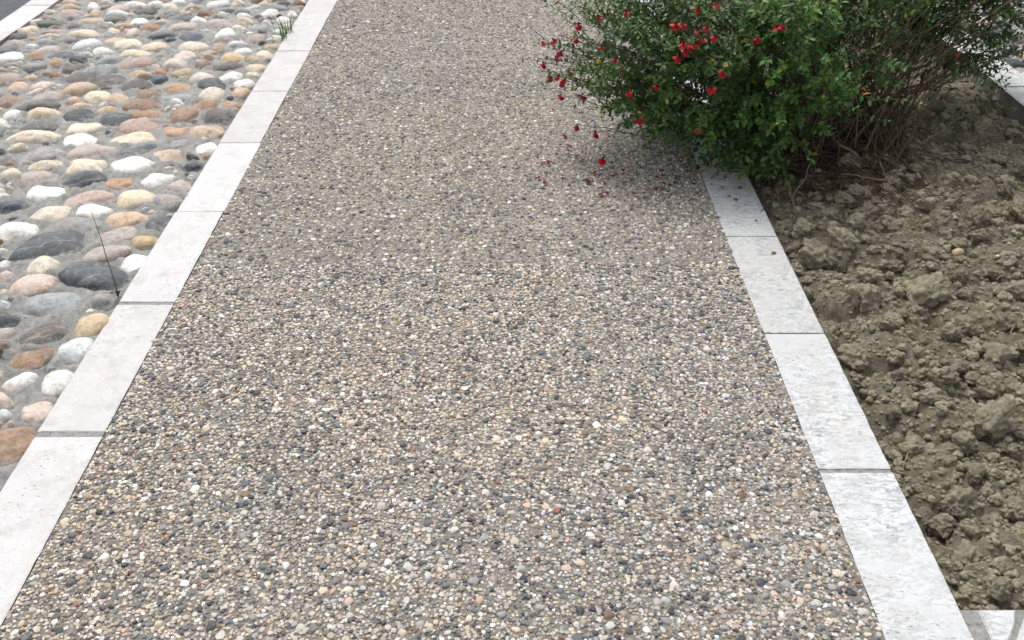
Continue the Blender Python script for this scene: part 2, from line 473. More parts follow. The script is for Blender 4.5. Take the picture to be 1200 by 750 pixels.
def kerb(xa, xb, joints, z, matl, label, depth=.12, seed=0, skew=0.0):
    y0, y1 = joints[0][0], joints[-1][0]
    bed = box_mesh('kerb', xa + .0012, xb - .0012, y0 - .01, y1 + .01, z - depth - .06, z - .0026)
    root = put('kerb', bed, M_MORTAR)
    tag(root, label, kind='structure')
    for k in range(len(joints) - 1):
        ya = joints[k][0] + joints[k][1] / 2; yb = joints[k + 1][0] - joints[k + 1][1] / 2
        s = put('kerb_stone', stone_mesh('kerb_stone', xb - xa, yb - ya, depth, seed + k), matl, root,
                ((xa + xb) / 2 + random.uniform(-.0012, .0012), (ya + yb) / 2, z + random.uniform(-.001, .0012)))
        s.rotation_euler = (random.uniform(-.002, .002), random.uniform(-.004, .004), random.uniform(-.002, .002))
    return root
def box_mesh(name, x0, x1, y0, y1, z0, z1):
    n = max(2, int((y1 - y0) / .02)); V = []; T = []
    for i in range(n + 1):
        y = y0 + (y1 - y0) * i / n
        V += [(x0, y, z0), (x0, y, z1), (x1, y, z1), (x1, y, z0)]
    for i in range(n):
        for k in range(4):
            a = i * 4 + k; b = i * 4 + (k + 1) % 4
            T.append((a, b, b + 4, a + 4))
    T += [(3, 2, 1, 0), (n * 4, n * 4 + 1, n * 4 + 2, n * 4 + 3)]
    return mesh_np(name, V, T, smooth=False)
lj = [(.535, .01), (1.072, .012), (1.609, .019), (2.148, .014), (2.683, .007), (3.228, .006), (3.755, .006), (4.27, .006), (4.79, .006), (5.32, .006), (5.86, .006), (6.4, .006)]
kerb(XL0, XL1, lj, .0035, M_KERB_L, 'smooth pale limestone kerb between the cobbles and the pebble path', seed=3)
rj = [(.46, .01), (.97, .012), (1.485, .012), (1.998, .007), (2.516, .007), (3.03, .007), (3.54, .007), (4.06, .007), (4.58, .007), (5.1, .007), (5.6, .007), (6.1, .007)]
kerb(XR0, XR1, rj, .0022, M_KERB_R, 'grey mottled pale kerb between the pebble path and the dug soil', seed=31)
fj = [(1.0, .01), (1.5, .01), (2.02, .01), (2.54, .01), (3.06, .01), (3.60, .012), (4.12, .01), (4.64, .01), (5.16, .01), (5.7, .01)]
kerb(XF0, XF1, fj, .075, M_KERB_R, 'raised pale kerb beyond the soil at the far side of the shrub', depth=.22, seed=61)
aj = [(2.6, .008), (3.13, .008), (3.66, .008), (4.19, .008), (4.56, .008), (5.02, .012), (5.56, .008), (6.1, .008)]
kerb(XA0, XA1, aj, .002, M_KERB_L, 'pale kerb separating the cobbles from the dark asphalt', seed=91)

# the crazy paving that closes the soil bed towards the viewer
def prism(name, pts, z, depth, matl, parent):
    bm = bmesh.new()
    t = [bm.verts.new((x, y, z)) for x, y in pts]; b = [bm.verts.new((x, y, z - depth)) for x, y in pts]
    bm.faces.new(t); bm.faces.new(b[::-1]); n = len(pts)
    for i in range(n): bm.faces.new((t[i], b[i], b[(i + 1) % n], t[(i + 1) % n]))
    bmesh.ops.recalc_face_normals(bm, faces=bm.faces)
    bmesh.ops.bevel(bm, geom=[e for e in bm.edges if all(v.co.z > z - 1e-5 for v in e.verts)], offset=.002, segments=2, affect='EDGES')
    me = bpy.data.meshes.new(name); bm.to_mesh(me); bm.free()
    return put(name, me, matl, parent)
pav = put('paving', box_mesh('paving', XR1 + .001, 2.3, -.2, 1.118, -.12, .0015), M_MORTAR)
tag(pav, 'pale irregular slabs set in grey mortar at the near end of the soil bed', kind='structure')
prism('paving_slab', [(.853, 1.117), (.920, 1.117), (.905, 1.085), (.849, 1.010)], .004, .05, M_KERB_R, pav)
prism('paving_slab', [(.942, 1.117), (1.42, 1.117), (1.38, .80), (.98, .72), (.852, .78), (.852, .995), (.918, 1.085)], .0045, .05, M_KERB_R, pav)
prism('paving_slab', [(1.45, 1.117), (1.95, 1.117), (1.95, .70), (1.41, .80)], .004, .05, M_KERB_R, pav)

# ------------------------------------------------------------------ the cobbles
CC = dict(slate=(.070, .083, .098), slateblue=(.095, .115, .155), darkgrey=(.115, .10, .09), grey=(.31, .295, .285), bluegrey=(.27, .29, .30),
          cream=(.68, .575, .42), white=(.76, .735, .685), pink=(.43, .30, .245), palepink=(.60, .48, .40), pinkgrey=(.43, .36, .325),
          tan=(.54, .38, .245), orange=(.49, .27, .125), ochre=(.54, .39, .19), brown=(.32, .19, .105), darkgreen=(.12, .13, .105), bluewhite=(.60, .63, .63))
def shade(c, lo, hi):
    f = random.uniform(lo, hi); g = sum(c) / 3; d = random.uniform(.62, .90)
    return tuple(min(.84, (g + (v - g) * d) * f) for v in c)
STONES = '''14 238 36 16 10 slateblue;58 246 50 18 0 cream;110 245 40 16 5 white;98 231 55 18 8 pink;20 267 48 20 8 white;95 262 46 20 0 grey;147 256 42 18 12 tan;185 259 30 22 20 slate
133 274 45 18 8 pinkgrey;169 279 32 22 8 ochre;60 285 78 26 8 slate;120 296 50 17 5 pinkgrey;156 304 34 26 20 white;50 311 36 24 -8 cream;111 320 84 30 -5 slate;40 332 48 23 5 palepink
64 351 60 28 3 bluegrey;120 349 30 30 10 grey;2 309 16 18 0 white;2 290 14 14 0 white;2 338 14 18 0 cream;53 386 50 25 15 darkgrey;106 378 44 24 8 ochre;88 407 40 30 10 bluewhite;33 416 48 22 3 brown
22 443 32 34 0 white;66 445 38 34 10 white;4 391 24 20 5 pinkgrey;42 480 34 32 15 palepink;3 482 18 24 0 bluewhite;10 520 52 40 12 brown;44 123 42 12 5 darkgrey;12 132 20 18 0 white;52 131 38 14 8 cream
92 134 36 16 3 slate;124 128 24 9 0 tan;137 138 42 16 0 slate;173 132 38 12 -5 brown;167 121 38 12 8 brown;47 146 46 16 8 darkgrey;95 149 38 13 -3 cream;160 146 42 14 5 pink;36 159 54 12 0 cream
93 162 38 18 20 white;157 160 50 16 3 cream;46 178 48 18 3 grey;105 175 50 18 14 pinkgrey;158 176 48 20 12 slate;192 180 36 16 5 tan;157 191 44 18 16 white;103 192 42 18 8 cream;52 193 36 12 5 cream
10 203 28 16 12 cream;45 207 42 18 12 pinkgrey;98 208 52 15 5 slate;138 211 30 20 0 orange;183 206 34 20 -5 white;50 223 42 16 -4 white;160 229 45 20 12 cream;196 234 34 20 8 grey
240 121 32 14 0 brown;271 121 22 12 5 orange;213 134 33 17 0 brown;256 136 34 20 0 darkgrey;206 152 30 17 0 orange;243 153 36 14 8 tan;210 166 28 12 0 grey;240 170 26 18 20 white;226 192 24 26 35 slate
212 217 30 22 20 pinkgrey;332 2 18 6 0 slate;321 52 20 10 0 tan;322 42 13 11 0 white;331 22 18 13 0 white;309 61 20 10 0 cream;301 78 22 16 20 cream;285 95 22 14 15 white;300 43 24 9 0 pink
303 32 24 8 0 bluegrey;283 57 24 9 0 white;272 66 28 10 0 ochre;265 77 36 13 3 darkgrey;268 88 28 12 0 white;247 98 30 12 6 slate;280 108 20 12 0 tan;248 109 30 12 0 cream;235 88 28 13 0 palepink
239 74 18 13 10 brown;214 83 22 11 0 ochre;207 100 32 12 0 orange;205 112 36 10 0 bluegrey;186 91 18 12 0 slateblue;207 72 26 11 0 palepink;225 53 34 13 0 cream;215 63 26 10 0 palepink;255 55 16 12 20 tan
263 38 24 12 0 white;279 31 20 8 0 cream;225 42 28 10 -5 slateblue;192 39 36 9 3 slate;213 30 36 8 0 pinkgrey;257 26 30 9 0 pinkgrey;233 24 20 8 0 white;240 14 20 8 0 brown;253 4 26 8 0 bluewhite
283 13 16 8 0 bluegrey;200 7 18 8 0 cream;232 1 20 5 0 slateblue;127 94 38 14 8 darkgrey;156 98 34 13 12 darkgrey;173 109 30 12 0 brown;160 73 42 15 15 pink;158 61 36 8 0 cream;150 50 30 9 10 cream
178 52 34 9 0 cream;122 59 24 8 0 white;118 82 36 9 0 bluegrey;127 69 26 9 10 bluegrey;85 78 22 12 0 darkgrey;92 90 36 12 8 darkgrey;65 73 14 12 0 orange;39 76 26 13 0 grey;10 88 24 11 0 pink
72 62 26 9 0 slate;42 63 20 10 0 brown;12 66 28 13 0 white;8 56 26 9 0 slateblue;56 54 28 8 0 pinkgrey;100 51 34 10 5 bluewhite;100 37 36 12 0 cream;136 45 30 8 0 tan;66 26 34 8 6 darkgreen
88 29 18 7 0 slate;134 21 26 8 0 darkgreen;163 25 20 8 0 white;176 32 20 9 0 brown;145 29 20 7 0 tan;106 23 30 8 0 tan;64 35 30 7 0 pink;34 33 20 8 0 cream;20 42 18 8 0 darkgrey
155 38 18 10 0 palepink;156 3 26 6 0 white;183 4 18 7 0 bluewhite;112 14 16 9 0 tan;83 14 26 8 0 pink;49 98 22 18 0 palepink;54 112 34 12 0 pinkgrey;85 116 20 12 0 tan;115 112 28 12 8 cream
90 103 36 12 0 tan;140 114 26 12 0 tan;20 99 20 12 0 tan;14 116 26 12 0 brown'''
def ico(sub):
    bm = bmesh.new(); bmesh.ops.create_icosphere(bm, subdivisions=sub, radius=1.0)
    V = np.array([v.co[:] for v in bm.verts]); T = np.array([[v.index for v in f.verts] for f in bm.faces]); bm.free()
    return V, T
def cobble_variant(sub, k):
    V, T = ico(sub)
    P = np.sign(V) * np.abs(V) ** (.78 + .045 * (k % 5))
    P[:, 2] = np.sign(V[:, 2]) * np.abs(V[:, 2]) ** .9
    o = Vector((k * 7.7, k * 3.1, k * 1.9))
    D = np.array([1 + .30 * (noise.noise(Vector(v) * .9 + o)) + .09 * noise.noise(Vector(v) * 2.0 + o) + .02 * noise.noise(Vector(v) * 6 + o) for v in V])
    P = P * D[:, None]
    P[:, :2] /= np.abs(P[:, :2]).max(0)
    return P, T
COBV = [cobble_variant(4, k) for k in range(16)]
COBV2 = [cobble_variant(3, k) for k in range(16)]
def cobble_meshes(vs):
    r = []
    for P, T in vs:
        me = mesh_np('cobblestone', P, T); me.materials.append(M_COB1); r.append(me)
    return r
COBM, COBM2 = cobble_meshes(COBV), cobble_meshes(COBV2)

def fill_cobbles(placed, xa, xb, ya, yb, tries, size=1.0, wts=None):
    """throws further stones into the gaps; every stone is three discs along its length"""
    discs = []
    def ds(x, y, a, b, r):
        e = max(a - b, 0); c, s = math.cos(r), math.sin(r)
        return [(x + t * e * c, y + t * e * s, b) for t in ((-1, 0, 1) if e > .004 else (0,))]
    cells = {}
    def put_d(d):
        for (x, y, r) in d:
            cells.setdefault((int(x // .15), int(y // .15)), []).append((x, y, r))
    def free(d, gap):
        for (x, y, r) in d:
            i, j = int(x // .15), int(y // .15)
            for ii in (i - 1, i, i + 1):
                for jj in (j - 1, j, j + 1):
                    for (u, v, q) in cells.get((ii, jj), ()):
                        if (x - u) ** 2 + (y - v) ** 2 < (r + q + gap) ** 2: return False
        return True
    for s in placed: put_d(ds(s[0], s[1], s[2], s[3], s[4]))
    names = ['slate', 'slateblue', 'darkgrey', 'grey', 'bluegrey', 'cream', 'white', 'pink', 'palepink', 'pinkgrey', 'tan', 'orange', 'ochre', 'brown', 'bluewhite']
    wts = wts or [9, 3, 7, 7, 6, 19, 14, 7, 11, 8, 10, 3, 3, 6, 6]
    out = list(placed)
    for t in range(tries):
        f = 1 - t / tries
        a = size * (.029 + .047 * f * random.uniform(.6, 1)); b = a * random.uniform(.46, .80)
        r = random.gauss(0, .38)
        x, y = random.uniform(xa + a * .75, xb - a * .75), random.uniform(ya + b, yb - b)
        d = ds(x, y, a, b, r)
        if free(d, -.004 if t < tries * .5 else -.008):
            put_d(d); c = CC[random.choices(names, wts)[0]]
            out.append((x, y, a, b, r, shade(c, .85, 1.15)))
    # half-buried small stones in what gaps are left
    for t in range(tries // 2):
        a = size * random.uniform(.017, .032); b = a * random.uniform(.55, .9)
        x, y, r = random.uniform(xa + a, xb - a), random.uniform(ya + b, yb - b), random.gauss(0, .6)
        d = ds(x, y, a * .9, b * .8, r)
        if free(d, -.006):
            put_d(d); out.append((x, y, a, b, r, shade(CC[random.choices(names, wts)[0]], .8, 1.1)))
    return out
placed = []
for row in STONES.replace('\n', ';').split(';'):
    q = row.split(); cx, cy, ww, hh, tl = map(float, q[:5])
    X, Y = gnd(cx, cy); s = scale_at(cy); al = math.atan2(H, Y)
    a = ww / s / 2 * 1.30
    k = hh / s / 2 * 1.40; b = math.sqrt(max((k * .98) ** 2 - (.018 * math.cos(al)) ** 2, .0001)) / math.sin(al)
    b = min(max(b, .022, a * .42), .055 + a * .2, a * 1.05)
    r = math.atan(math.tan(math.radians(tl)) / max(math.sin(al), .3)); r = max(-.6, min(.6, r))
    X = min(X, XL0 - a * .62)
    placed.append((X, Y, a, b, r, shade(CC[q[5]], .95, 1.18)))
def build_cobbles(stones, xa, xb, ya, yb, z, label, lim):
    # mortar bed, drawn up a little round every stone
    st = .009
    nx, ny = int((xb - xa) / st), int((yb - ya) / st)
    X, Y = np.meshgrid(np.linspace(xa, xb, nx), np.linspace(ya, yb, ny), indexing='ij')
    Z = (fbm(X * 16, Y * 16, 4) - .47) * .024 + (fbm(X * 55, Y * 55, 2) - .37) * .022
    gx, gy = X[:, 0], Y[0]
    for (x, y, a, b, r, c) in stones:
        i0, i1 = np.searchsorted(gx, [x - a * 1.6, x + a * 1.6]); j0, j1 = np.searchsorted(gy, [y - a * 1.6, y + a * 1.6])
        if i1 <= i0 or j1 <= j0: continue
        dx, dy = X[i0:i1, j0:j1] - x, Y[i0:i1, j0:j1] - y; cr, sr = math.cos(r), math.sin(r)
        q = np.hypot((dx * cr + dy * sr) / a, (-dx * sr + dy * cr) / b)
        Z[i0:i1, j0:j1] += .009 * np.exp(-((q - 1) / .3) ** 2)
    V = np.stack([X.ravel(), Y.ravel(), Z.ravel() + z - .021], 1)
    root = put('cobble_paving', mesh_np('cobble_paving', V, grid_faces(nx, ny)), M_MORTAR)
    tag(root, label, kind='structure')
    vis = []
    for k, s in enumerate(stones):
        u, v, sc = px(s[0], s[1])
        if -25 < u < 1225 and -12 < v < 780: vis.append((s[2] * sc, k))
    solo = {k for _, k in sorted(vis, reverse=True)[:lim]}
    VV, TT, CL = [], [], []; off = 0
    for k, (x, y, a, b, r, c) in enumerate(stones):
        hz = min(max(.034, b * .62), .042) * random.uniform(.88, 1.1)
        zz = z - .024 - max(0, .04 - a) * .4 + random.uniform(-.007, .004) - max(0, hz - .036)
        tilt = Euler((random.gauss(0, .12), random.gauss(0, .12), r + (math.pi if random.random() < .5 else 0)))
        if k in solo:
            o = put('cobblestone', (COBM if y < 3.4 else COBM2)[random.randrange(16)], None, root, (x, y, zz))
            o.rotation_euler = tilt; o.scale = (a, b, hz); o.color = (*c, 1)
        else:
            P, T = COBV_LOW[random.randrange(8)]
            W = (P * (a, b, hz)) @ np.array(tilt.to_matrix()).T + (x, y, zz)
            VV.append(W); TT.append(T + off); CL.append(np.tile(c, (len(P), 1))); off += len(P)
    if VV:
        o = put('outlying_cobbles', mesh_np('outlying_cobbles', np.concatenate(VV), np.concatenate(TT), np.concatenate(CL)), M_COB, root)
        o['kind'] = 'stuff'
COBV_LOW = [cobble_variant(3, k + 30) for k in range(8)]
stones = fill_cobbles(placed, XA1, XL0, .7, 6.0, 34000)
build_cobbles(stones, XA1 - .01, XL0 + .004, .6, 6.1, 0.0, 'rounded river cobbles in many colours set in rough grey cement', 290)
stones2 = fill_cobbles([], XF1, 3.5, .9, 6.0, 20000, 1.2, [14, 8, 14, 10, 8, 2, 1, 4, 2, 12, 2, 0, 0, 3, 2])
build_cobbles(stones2, XF1 + .001, 3.6, .8, 6.1, .03, 'greyish cobbles half hidden behind the raised kerb past the shrub', 40)

# ------------------------------------------------------------------ the soil bed
SX0, SX1, SY0, SY1 = XR1 + .0015, XF0 - .002, 1.119, 5.2
nx, ny = 190, 620
SXg, SYg = np.meshgrid(np.linspace(SX0, SX1, nx), np.linspace(SY0, SY1, ny), indexing='ij')
def soil_z(x, y):
    x = np.asarray(x, float); y = np.asarray(y, float)
    wx = x + .03 * (fbm(x * 14, y * 14, 2) - .37); wy = y + .03 * (fbm(x * 14 + 50, y * 14, 2) - .37)
    e = np.clip((x - SX0) / .16, 0, 1)
    z = -.048 + .038 * e + .05 * (fbm(x * 3.2 + 3, y * 3.2, 3) - .45)
    for sc, am, sd_ in ((8.0, .040, 1), (19, .014, 2), (42, .009, 3)):
        d = worley(wx * sc, wy * sc, sd_)
        z = z + am * (np.sqrt(np.clip(1 - (d / .75) ** 2, 0, 1)) - .55)
    z = z + .008 * (fbm(x * 90, y * 90, 3) - .45)
    return np.minimum(z, np.where(x < SX0 + .05, -.004 + (x - SX0) * .4, 1))
SZ = soil_z(SXg, SYg)
soil = put('soil', mesh_np('soil', np.stack([SXg.ravel(), SYg.ravel(), SZ.ravel()], 1), grid_faces(nx, ny)), M_SOIL)
tag(soil, 'freshly dug dry brown soil full of clods beside the kerb', kind='structure')
def clod_variant(sub, k, rough=1.0):
    V, T = ico(sub); o = Vector((k * 5.3, k * 2.7, k * 9.1)); out = []
    for v in V:
        v = Vector(v)
        d = 1 + 0.46 * noise.noise(v * 1.1 + o) + .26 * rough * noise.noise(v * 2.6 + o)
        if sub > 1:
            f = noise.voronoi(v * 2.6 + o)[0][0]
            d += .26 * rough * (.5 - f) + .14 * rough * noise.noise(v * 5.2 + o)
            if sub > 2: d += .07 * noise.noise(v * 12 + o)
        out.append((v * d)[:])
    P = np.array(out); P /= np.abs(P).max(0)
    return P, T
def clod_mesh(sub, k):
    P, T = clod_variant(sub, k); me = mesh_np('clod', P, T); me.materials.append(M_CLOD); return me
CLB = [clod_mesh(5, k) for k in range(12)]; CLS = [clod_mesh(4, k + 20) for k in range(14)]
clods = []
for row in '958 300 48;1083 349 58;1014 355 46;1001 414 42;955 341 32;1122 292 28;985 288 38;1163 427 34;1175 386 30;1003 444 32;1056 506 34;1160 506 58;1170 690 36;1136 646 44;1030 498 38;1072 512 40;1156 464 34;1174 664 30;940 268 24;1010 255 36;1060 250 22;1110 400 26;1050 420 24;1120 440 22;1090 470 30;1140 560 30;1110 600 34;1190 600 36;1185 540 30;1160 610 24;1120 690 26;1190 470 30;975 370 28;1040 385 30;1130 350 22;1090 300 20'.split(';'):
    a, b, c = map(float, row.split()); X, Y = gnd(a, b); clods.append((X, Y, c / scale_at(b) / 2))
clods = [c for c in clods if c[0] - c[2] > SX0 - .0]
cellc = {}
def cfree(x, y, r):
    i, j = int(x // .12), int(y // .12)
    return all((x - u) ** 2 + (y - v) ** 2 > ((r + q) * .78) ** 2 for ii in (i - 1, i, i + 1) for jj in (j - 1, j, j + 1) for (u, v, q) in cellc.get((ii, jj), ()))
for c in clods: cellc.setdefault((int(c[0] // .12), int(c[1] // .12)), []).append(c)
k = 0
while len(clods) < 300 and k < 60000:
    k += 1
    y = random.uniform(1.13, 3.7); r = max(.010, min(.048, random.lognormvariate(math.log(.0205), .46)))
    x = random.uniform(SX0 + r * .9, SX1 - r)
    u, v, s = px(x, y)
    if u > 1230 or s * r * 2 < 9 or not cfree(x, y, r): continue
    clods.append((x, y, r)); cellc.setdefault((int(x // .12), int(y // .12)), []).append((x, y, r))
zs = soil_z([c[0] for c in clods], [c[1] for c in clods])
for (x, y, r), z in zip(clods, zs):
    o = put('clod', random.choice(CLB if r > .026 else CLS), None, soil, (max(x, SX0 + r * .9), y, z + r * random.uniform(.2, .5)))
    o.rotation_euler = (random.uniform(-.5, .5), random.uniform(-.5, .5), random.uniform(0, 6.28))
    o.scale = (r * random.uniform(.95, 1.25), r * random.uniform(.8, 1.1), r * random.uniform(.68, .95))
# crumbs: past counting
VV, TT, off = [], [], 0
for sub, n, r0, r1 in ((3, 1100, .009, .019), (2, 3600, .0045, .010), (1, 15000, .0018, .0052)):
    vs = [clod_variant(sub, q + 50 + sub * 9) for q in range(8)]
    y = 1.125 + 2.9 * rng.random(n) ** 1.35; x = rng.uniform(SX0 + .008, SX1 - .01, n)
    r = r0 + (r1 - r0) * rng.random(n) ** 1.8; z = soil_z(x, y) + r * .25
    for q in range(8):
        P, T = vs[q]; m = np.arange(n) % 8 == q; mm = m.sum(); a = rng.uniform(0, 6.28, mm); c, s = np.cos(a)[:, None], np.sin(a)[:, None]
        R = r[m][:, None]
        W = np.stack([x[m][:, None] + R * (P[None, :, 0] * c - P[None, :, 1] * s), y[m][:, None] + R * (P[None, :, 0] * s + P[None, :, 1] * c), z[m][:, None] + .8 * R * P[None, :, 2]], 2)
        VV.append(W.reshape(-1, 3)); TT.append((T[None] + (np.arange(mm) * len(P))[:, None, None] + off).reshape(-1, 3)); off += mm * len(P)
cr = put('soil_crumbs', mesh_np('soil_crumbs', np.concatenate(VV), np.concatenate(TT), smooth=False), M_CLOD, soil); cr['kind'] = 'stuff'

# ------------------------------------------------------------------ tubes, leaves, flowers
class Bag:
    def __init__(s): s.V = []; s.T = []; s.C = []
    def tube(s, pts, rad, sides=5, col=None):
        b0 = len(s.V); n = len(pts)
        for i, p in enumerate(pts):
            d = (pts[min(i + 1, n - 1)] - pts[max(i - 1, 0)]).normalized()
            u = d.orthogonal().normalized(); w_ = d.cross(u)
            for k in range(sides):
                a = 2 * math.pi * k / sides
                s.V.append((p + (u * math.cos(a) + w_ * math.sin(a)) * rad[i])[:])
        for i in range(n - 1):
            for k in range(sides):
                a = b0 + i * sides + k; b = b0 + i * sides + (k + 1) % sides
                s.T += [(a, b, b + sides), (a, b + sides, a + sides)]
        s.V.append(pts[-1][:]); e = len(s.V) - 1
        for k in range(sides): s.T.append((b0 + (n - 1) * sides + k, b0 + (n - 1) * sides + (k + 1) % sides, e))
    def mesh(s, name): return mesh_np(name, s.V, s.T)
def bend(a, c, lift, n=7, wob=.0):
    m = (a + c) / 2 + lift; out = []
    for i in range(n):
        t = i / (n - 1); p = a * (1 - t) ** 2 + m * 2 * t * (1 - t) + c * t * t
        if 0 < i < n - 1: p = p + Vector((random.gauss(0, wob), random.gauss(0, wob), random.gauss(0, wob)))
        out.append(p)
    return out
# one leaf: an ovate blade folded along its midrib and curling at the tip, unit length along +X
LV = np.array([(0, 0, 0), (.28, -.24, .07), (.28, 0, .0), (.28, .24, .07), (.62, -.25, .05), (.62, 0, -.03), (.62, .25, .05), (1, 0, -.12)])
LT = np.array([(0, 1, 2), (0, 2, 3), (1, 4, 5), (1, 5, 2), (2, 5, 6), (2, 6, 3), (4, 7, 5), (5, 7, 6)])
leaf_me = mesh_np('leaf', LV, LT); leaf_me.materials.append(M_LEAF1)
leaves = []          # (position, direction, normal, length, colour)
def leaf(p, d, n, L, c):
    d = d.normalized(); s = n.cross(d)
    if s.length < 1e-4: s = d.orthogonal()
    s.normalize(); leaves.append((p, d, s, d.cross(s), L, c))
def leaf_colour(tone):
    r = random.random()
    if r < .012: return (.42, .36, .05)
    if r < .03: return (.22, .24, .05)
    g = random.uniform(.65, 1.4) * tone
    return (.058 * g * random.uniform(.6, 1.45), .128 * g, .026 * g * random.uniform(.6, 1.4))
BASE = Vector((1.02, 3.22, -.02))
shrub = put('shrub', None, None, None, BASE)
tag(shrub, 'bushy green shrub with small red flowers leaning over the path from the soil', 'shrub')
def child(name, me, matl):
    o = put(name, me, matl, shrub); o.location = -BASE; return o
twig_bag = Bag()
stem_targets = []
def twig(p, d, L, pairs, size, tone, start=.15):
    d = d.normalized(); side = d.orthogonal().normalized()
    q = bend(p, p + d * L + Vector((0, 0, -.06 * L)), Vector((0, 0, .12 * L)), 5, L * .02)
    twig_bag.tube(q, [.0014, .0012, .0011, .0009, .0006], 3)
    for k in range(pairs):
        t = start + (1 - start) * (k + .5) / pairs
        f = t * 4; i = min(3, int(f)); pt = q[i].lerp(q[i + 1], f - i); dd = (q[i + 1] - q[i]).normalized()
        a = (k % 2) * math.pi / 2 + random.uniform(-.4, .4)
        u = dd.orthogonal().normalized(); v = dd.cross(u)
        o = u * math.cos(a) + v * math.sin(a)
        for sg in (1, -1):
            ld = o * sg * random.uniform(.7, 1.1) + dd * random.uniform(.3, .8) + Vector((0, 0, random.uniform(-.25, .2)))
            nn = Vector((random.gauss(0, .35), random.gauss(0, .35), 1.0)) + dd * .3
            leaf(pt, ld, nn, size * random.uniform(.65, 1.25) * (1 - .25 * t), leaf_colour(tone))
    leaf(q[-1], d + Vector((random.gauss(0, .3), random.gauss(0, .3), .3)), Vector((0, 0, 1)), size * .7, leaf_colour(tone * 1.25))
LOBES = [  # centre, radii, twigs, leaf length, tone, pairs
    ((.66, 3.12, .31), (.33, .26, .22), 420, .028, .95, 6),
    ((.90, 3.00, .34), (.17, .22, .25), 260, .031, 1.35, 6),
    ((.42, 3.26, .34), (.20, .18, .15), 100, .022, 1.1, 5),
    ((.86, 3.46, .46), (.48, .30, .26), 420, .028, 1.0, 6),
    ((1.36, 3.50, .54), (.48, .28, .19), 440, .027, 1.1, 6),
    ((1.66, 3.62, .50), (.28, .22, .17), 150, .031, .85, 5),
    ((.87, 2.88, .16), (.06, .05, .12), 30, .032, .85, 5),
    ((1.16, 3.15, .34), (.14, .16, .12), 40, .028, .9, 5),
    ((1.60, 3.30, .16), (.16, .16, .10), 18, .026, .9, 4),
    ((.78, 3.22, .13), (.16, .20, .08), 60, .028, .8, 5),
    ((.78, 2.98, .13), (.12, .10, .07), 60, .028, .85, 5),
    ((.70, 3.34, .17), (.22, .20, .14), 230, .029, .9, 5),
    ((1.68, 3.60, .31), (.22, .18, .17), 190, .030, .85, 5),
    ((1.84, 3.62, .46), (.13, .18, .10), 70, .030, .9, 5),
    ((1.45, 3.75, .40), (.40, .15, .22), 120, .028, .8, 5),
]
for (c, r, n, L, tone, pairs) in LOBES:
    for k in range(n):
        u = Vector((random.gauss(0, 1), random.gauss(0, 1), random.gauss(0, 1))).normalized() * random.uniform(.35, 1) ** .6
        p = Vector((c[0] + u.x * r[0], c[1] + u.y * r[1], max(.05, c[2] + u.z * r[2])))
        d = (p - BASE).normalized() * .8 + u * .8 + Vector((random.gauss(0, .35), random.gauss(0, .35), random.gauss(.15, .3)))
        twig(p, d, random.uniform(.07, .15), pairs, L, tone * random.choice((.55, .8, 1.0, 1.2, 1.55)))
        stem_targets.append((p, c[0]))
# long loose shoots that break the crown's outline
for k in range(90):
    c, rr = random.choice([((.60, 3.14, .36), (.34, .24, .20)), ((.42, 3.24, .36), (.2, .16, .14)), ((1.25, 3.42, .52), (.5, .28, .18)), ((1.72, 3.5, .46), (.22, .2, .14)), ((1.02, 2.98, .36), (.12, .16, .2))])
    u = Vector((random.gauss(-.2, 1), random.gauss(-.3, .8), random.gauss(.3, .8))).normalized()
    p = Vector((c[0] + u.x * rr[0], c[1] + u.y * rr[1], max(.06, c[2] + u.z * rr[2])))
    twig(p, u * .8 + (p - BASE).normalized() * .6 + Vector((0, 0, .2)), random.uniform(.14, .24), 7, .021, random.choice((.9, 1.3, 1.6)))
# woody stems that carry the crown, and the bare fan on the side of the soil
def stem(a, c, lift, r0, r1, matl, wob=.006, n=8, sides=5):
    b = Bag(); pts = bend(a, c, lift, n, wob); b.tube(pts, [r0 + (r1 - r0) * i / (n - 1) for i in range(n)], sides)
    child('stem', b.mesh('stem'), matl)
    return pts
for p, cx in random.sample(stem_targets, 95):
    a = BASE + Vector((random.gauss(0, .10), random.gauss(0, .11), -.01))
    lift = Vector(((a.x - p.x) * .12, 0, .10 if p.x < .8 else .03))
    stem(a, p, lift, random.uniform(.003, .0055), .0014, random.choice((M_STEM, M_STEM, M_STEM_PALE)))
for k in range(135):
    a = BASE + Vector((random.uniform(-.08, .42), random.gauss(-.02, .13), -.02))
    c = Vector((random.uniform(1.0, 1.85), random.uniform(3.15, 3.8), random.uniform(.22, .62)))
    c.x = max(c.x, a.x - .1)
    pts = stem(a, c, Vector((-.06, 0, .05)), random.choice((.0026, .0032, .0040, .0058)), .0014, random.choice((M_STEM, M_STEM, M_STEM_PALE, M_STEM)), .008)
    for q in range(3):
        i = random.randrange(3, 8); d = (pts[i] - pts[i - 1]).normalized()
        e = pts[i] + d * random.uniform(.05, .14) + Vector((random.gauss(0, .05), random.gauss(0, .05), random.gauss(.03, .04)))
        twig_bag.tube(bend(pts[i], e, Vector((0, 0, .01)), 5, .003), [.0013, .0011, .001, .0008, .0006], 3)
        if random.random() < .6:
            twig(e, d, .07, 3, .024, random.choice((.7, 1.0, 1.3)), .3)
